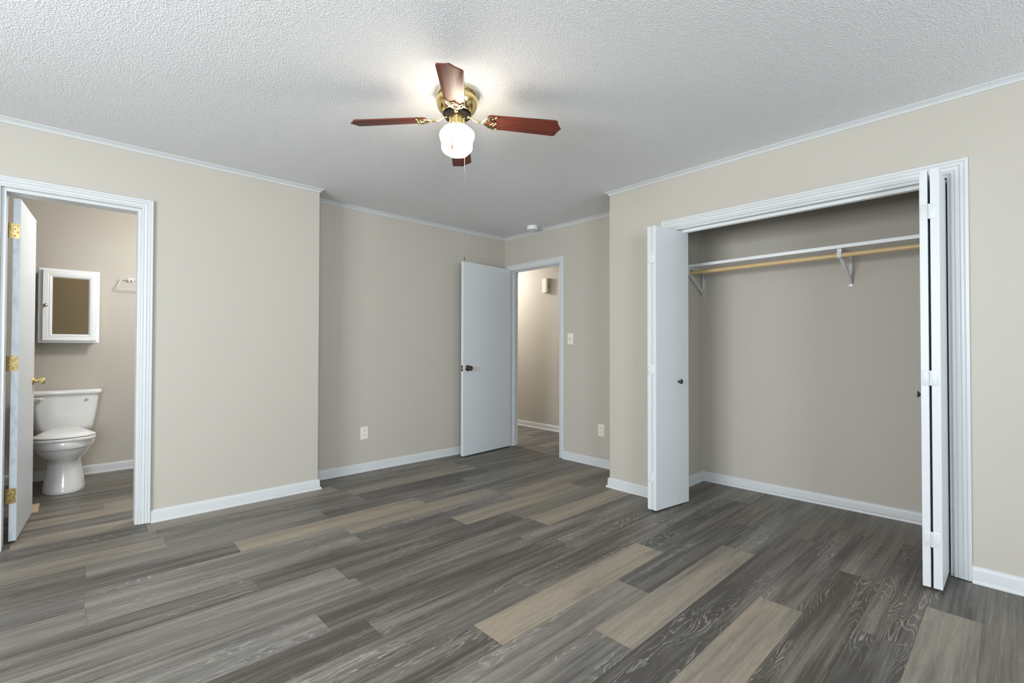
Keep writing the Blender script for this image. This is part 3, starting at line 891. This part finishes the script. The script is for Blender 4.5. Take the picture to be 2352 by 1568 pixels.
def outlet(p, n, label):
    r = tag(empty('wall_outlet'), label, 'outlet', 'duplex wall outlets')
    r.matrix_world = plate_mtx(p, n)
    cover_plate(.074, .118).done('cover_plate', M['ivory'], r)
    for s in (1, -1):
        cy = s*.0195
        poly = [(.0165*math.cos(t), max(-.0118, min(.0118, .0165*math.sin(t)))) for t in [2*PI*k/32 for k in range(32)]]
        b = MB().prism([(x, y+cy) for x, y in poly], .004, .0066, .0004)
        rc = b.done('receptacle', M['ivory'], r)
        c = MB()
        # grounding hole above the two slots
        c.box((-.0075, cy-.0075, .0064), (-.0050, cy+.001, .0068)); c.box((.0050, cy-.0065, .0064), (.0075, cy+.000, .0068)); c.lathe([(0, .0068), (.0028, .0068), (.0028, .0062)], 12, Matrix.Translation((0, cy+.0065, 0)))
        c.done('slots', M['black'], rc)
    MB().lathe([(0, .0066), (.0025, .0064), (.003, .0052)], 12).done('plate_screw', M['ivory'], r)


outlet((2.001, V2, .355), (0, -1, 0), 'ivory duplex outlet low on the set-back wall')
outlet((U2, 2.757, .352), (-1, 0, 0), 'ivory duplex outlet low on the wall right of the hall door')
r = tag(empty('light_switch'), 'single ivory toggle switch beside the hall doorway', 'light switch')
r.matrix_world = plate_mtx((U2, 3.1435, 1.241), (-1, 0, 0))
cover_plate(.070, .116).done('cover_plate', M['ivory'], r)
tg = MB().box((-.0045, -.011, .0052), (.0045, .011, .0062)).done('toggle_slot', M['black'], r)
MB().box((-.0035, -.004, 0), (.0035, .004, .016), .001, Matrix.Translation((0, 0, .003)) @ Matrix.Rotation(math.radians(-28), 4, 'X')).done('toggle', M['ivory'], r)
for y in (.030, -.030): MB().lathe([(0, .0064), (.0025, .0062), (.003, .0052)], 12, Matrix.Translation((0, y, 0))).done('plate_screw', M['ivory'], r)

# ------------------------------------------------------------------ door chime in the hallway
r = tag(empty('door_chime'), 'aged beige door chime box high on the hallway wall', 'door chime')
r.matrix_world = plate_mtx((4.875, 4.493, 2.016), (-1, 0, 0))
MB().box((-.053, -.096, 0), (.053, .098, .060), .004).done('housing', M['chime'], r)
MB().box((-.048, -.100, .058), (.036, .090, .066), .002).done('front_cover', M['ivory'], r)
b = MB()
for z in (.022, -.002, -.026): b.box((.0525, z-.007, .020), (.0534, z+.007, .040))
b.done('sound_slot', M['black'], r)
MB().lathe([(0, .0665), (.004, .0665), (.004, .065)], 12, Matrix.Translation((.006, -.012, 0))).done('emblem', M['chime'], r)

# ------------------------------------------------------------------ toilet
TX, TWALL = -.030, 5.75
toilet = tag(empty('toilet', (TX, 5.33, 0)), 'white two-piece toilet with its lid closed in the bathroom', 'toilet')


def oval(cx, rx, y0, y1, z, n=48, ex=2.3, egg=0.0):
    cy, ry = (y0+y1)/2, (y1-y0)/2; out = []
    for k in range(n):
        t = 2*PI*k/n; c, s = math.cos(t), math.sin(t)
        x = rx*abs(c)**(2/ex)*(1 if c >= 0 else -1); y = ry*abs(s)**(2/ex)*(1 if s >= 0 else -1)
        x *= 1-egg*max(0, y/ry)
        out.append((cx+x, cy+y-5.33, z))
    return out


b = MB()
b.loft([oval(0, .131, 5.095, 5.60, 0), oval(0, .133, 5.092, 5.60, .008), oval(0, .129, 5.10, 5.60, .03), oval(0, .118, 5.112, 5.58, .10), oval(0, .108, 5.122, 5.56, .17), oval(0, .1035, 5.127, 5.55, .215, ex=2.2),
        oval(0, .1045, 5.120, 5.55, .240, ex=2.1), oval(0, .118, 5.090, 5.55, .262, ex=2.1), oval(0, .142, 5.058, 5.56, .288, ex=2.1), oval(0, .160, 5.034, 5.57, .315, ex=2.1, egg=.1), oval(0, .170, 5.022, 5.58, .340, ex=2.15, egg=.15), oval(0, .174, 5.016, 5.58, .352, ex=2.15, egg=.15),
        oval(0, .184, 5.003, 5.60, .358, ex=2.2, egg=.2), oval(0, .187, 4.998, 5.61, .366, ex=2.2, egg=.2), oval(0, .188, 4.997, 5.62, .405, ex=2.2, egg=.2), oval(0, .184, 5.001, 5.615, .415, ex=2.2, egg=.2)])
b.done('bowl', M['porcelain'], toilet, smooth=50)


def lid_outline(z, inset=0.0, n=40):
    """round front, straight sides drawing in to a narrow hinge end"""
    W, yc, yf, yb, wb = .187-inset, 5.125, 4.996+inset, 5.468-inset*.5, .100-inset*.5
    out = []
    for k in range(n+1):
        t = PI+PI*k/n
        c, q = math.cos(t), math.sin(t)
        out.append((W*abs(c)**.93*(1 if c > 0 else -1), yc+(yc-yf)*q-5.33, z))
    for y, w in ((.12, .10), (.30, .30), (.55, .57), (.80, .84), (.95, .98)): out.append((W+(wb-W)*w, yc+(yb-yc)*y-5.33, z))
    out += [(wb-.010, yb-5.33, z), (-wb+.010, yb-5.33, z)]
    for y, w in ((.95, .98), (.80, .84), (.55, .57), (.30, .30), (.12, .10)): out.append((-(W+(wb-W)*w), yc+(yb-yc)*y-5.33, z))
    return out


b = MB().loft([lid_outline(.417, .003), lid_outline(.421, 0), lid_outline(.437, 0), lid_outline(.441, .004)])
b.done('seat', M['plastic'], toilet, smooth=45)
b = MB().loft([lid_outline(.446, .004), lid_outline(.449, .001), lid_outline(.456, .002), lid_outline(.460, .006), lid_outline(.468, .030), lid_outline(.476, .036), lid_outline(.478, .042)])
b.done('seat_lid', M['plastic'], toilet, smooth=40)
for sx in (-.075, .075): MB().box((sx-.02, 5.445-5.33, .416), (sx+.02, 5.485-5.33, .458), .006).done('lid_hinge', M['plastic'], toilet)


def rrect(cx, hw, y0, y1, z, rad=.045, n=8):
    cy, hd = (y0+y1)/2-5.33, (y1-y0)/2; pts = []
    for qx, qy, a0 in ((1, 1, 0), (-1, 1, 90), (-1, -1, 180), (1, -1, 270)):
        for k in range(n+1):
            a = math.radians(a0+90*k/n)
            pts.append((cx+qx*(hw-rad)+rad*math.cos(a), cy+qy*(hd-rad)+rad*math.sin(a), z))
    return pts


b = MB().loft([rrect(0, .165, 5.575, 5.735, .418, .05), rrect(0, .176, 5.562, 5.738, .428, .05), rrect(0, .186, 5.553, 5.74, .47, .05), rrect(0, .200, 5.546, 5.741, .56, .05), rrect(0, .211, 5.541, 5.742, .66, .05), rrect(0, .219, 5.538, 5.743, .742, .05)])
b.done('tank', M['porcelain'], toilet, smooth=50)
b = MB().loft([rrect(0, .224, 5.532, 5.745, .743, .05), rrect(0, .236, 5.520, 5.746, .748, .055), rrect(0, .238, 5.518, 5.746, .756, .055), rrect(0, .238, 5.518, 5.746, .768, .055), rrect(0, .234, 5.522, 5.744, .775, .055), rrect(0, .222, 5.534, 5.738, .779, .05)])
b.done('tank_lid', M['porcelain'], toilet, smooth=50)
b = MB(); b.tube(smooth_path([(-.150, .196, .716), (-.146, .184, .714)], 3), .012, 14)
b.tube(smooth_path([(-.130, .184, .711), (-.150, .182, .716), (-.175, .182, .720), (-.206, .183, .723)], 6), [.0085]*6+[.0105]*6+[.0095]*7, 12, flat=.55)
b.done('flush_lever', M['plastic'], toilet, smooth=60)
# small round water-drop sticker on the tank front
st = MB().lathe([(0, .0008), (.0155, .0008), (.0155, 0)], 32, along((.133, 5.541-5.33-.0022, .690), (0, -1, .05)) @ Matrix.Diagonal((1.15, 1, 1, 1))).done('tank_sticker', M['plastic'], toilet)
b = MB(); mt = along((.133, 5.541-5.33-.0032, .690), (0, -1, .05)) @ Matrix.Diagonal((1.15, 1, 1, 1))
b.lathe([(.0128, .0004), (.0142, .0004), (.0142, 0), (.0128, 0), (.0128, .0004)], 32, mt)
for k in range(18):
    a = 2*PI*k/18; b.lathe([(0, .0005), (.0007, .0005), (.0007, 0)], 6, mt @ Matrix.Translation((.0112*math.cos(a), .0112*math.sin(a), 0)))
drop = [(.0062*math.sin(t), -.002-.0058*math.cos(t)) for t in [math.radians(q) for q in range(-125, 126, 12)]]+[(0.0035, .0085)]
b.prism(drop, 0, .0006, mtx=mt)
b.done('drop_emblem', M['ink'], st)

# ------------------------------------------------------------------ mirrored medicine cabinet
mc = tag(empty('medicine_cabinet', (-.011, 5.75, 1.183)), 'white framed mirrored cabinet on the wall above the toilet', 'cabinet')
MB().box((-.180, -.105, .020), (.180, 0, .615), .002).done('cabinet_body', M['cabinet'], mc)


def frame_loft(b, outer, inner, prof):
    """outer/inner: (x0, z0, x1, z1); prof: list of (t, y) with t from the outer to the inner edge; closed section"""
    n = len(prof); t = bmesh.new(); R = []
    for k, (ix, iz) in enumerate(((0, 1), (2, 1), (2, 3), (0, 3))):
        R.append([t.verts.new((outer[ix]+(inner[ix]-outer[ix])*q, y, outer[iz]+(inner[iz]-outer[iz])*q)) for q, y in prof])
    for k in range(4):
        a, c = R[k], R[(k+1) % 4]
        for j in range(n): t.faces.new((a[j], a[(j+1) % n], c[(j+1) % n], c[j]))
    return b.absorb(t)


b = frame_loft(MB(), (-.196, 0, .197, .637), (-.14, .05, .14, .58), [(0, -.105), (0, -.118), (.10, -.123), (1, -.123), (1, -.105)])
b.done('face_frame', M['cabinet'], mc)
dr = empty('mirror_door'); dr.parent = mc
b = frame_loft(MB(), (-.168, .020, .176, .620), (-.106, .076, .122, .560), [(0, -.1235), (0, -.143), (.06, -.146), (.55, -.146), (.62, -.144), (.70, -.146), (.85, -.143), (1, -.134), (1, -.1235)])
b.done('door_frame', M['cabinet'], dr)
MB().box((-.110, -.1345, .072), (.126, -.1270, .564)).done('mirror', M['mirror'], dr)['label'] = 'mirror glass with its dim brown reflection painted in'
MB().lathe([(0, 0), (.007, 0), (.006, .006), (.008, .010), (.0135, .015), (.0145, .019), (.011, .024), (0, .026)], 24, along((-.148, -.146, .318), (0, -1, 0))).done('cabinet_knob', M['steel'], dr, smooth=50)

# ------------------------------------------------------------------ towel ring, wood scrap
tr = tag(empty('towel_ring', (.410, 5.75, 1.780)), 'clear acrylic towel ring on a white square mount beside the bathroom cabinet', 'towel ring')
b = MB().box((-.024, -.014, -.020), (.024, 0, .020), .004); b.box((-.020, -.030, -.012), (-.008, -.012, .014), .003); b.box((.008, -.030, -.012), (.020, -.012, .014), .003)
b.done('mount', M['plastic'], tr)
b = MB().box((-.0085, -.0150, -.010), (-.0035, -.0138, .010)); b.box((.0035, -.0150, -.010), (.0085, -.0138, .010)); b.box((-.012, -.0150, -.0135), (.012, -.0138, -.010))
b.done('mount_slot', M['black'], tr)
ring = smooth_path([(-.066, -.024, .004), (0, -.022, .002), (.066, -.024, .004), (.082, -.036, -.030), (.100, -.048, -.076), (.090, -.054, -.088), (0, -.054, -.090), (-.090, -.054, -.088), (-.100, -.048, -.076), (-.082, -.036, -.030)], 5, True)
MB().tube(ring, .0065, 10, True).done('ring', M['acrylic'], tr, smooth=60)
b = MB(); b.box((-.196, 4.66, .0004), (-.155, 4.90, .0064), .001)
tag(b.done('wood_shim', M['shim']), 'thin bare wood scrap on the bathroom floor beside the door', 'wood scrap')
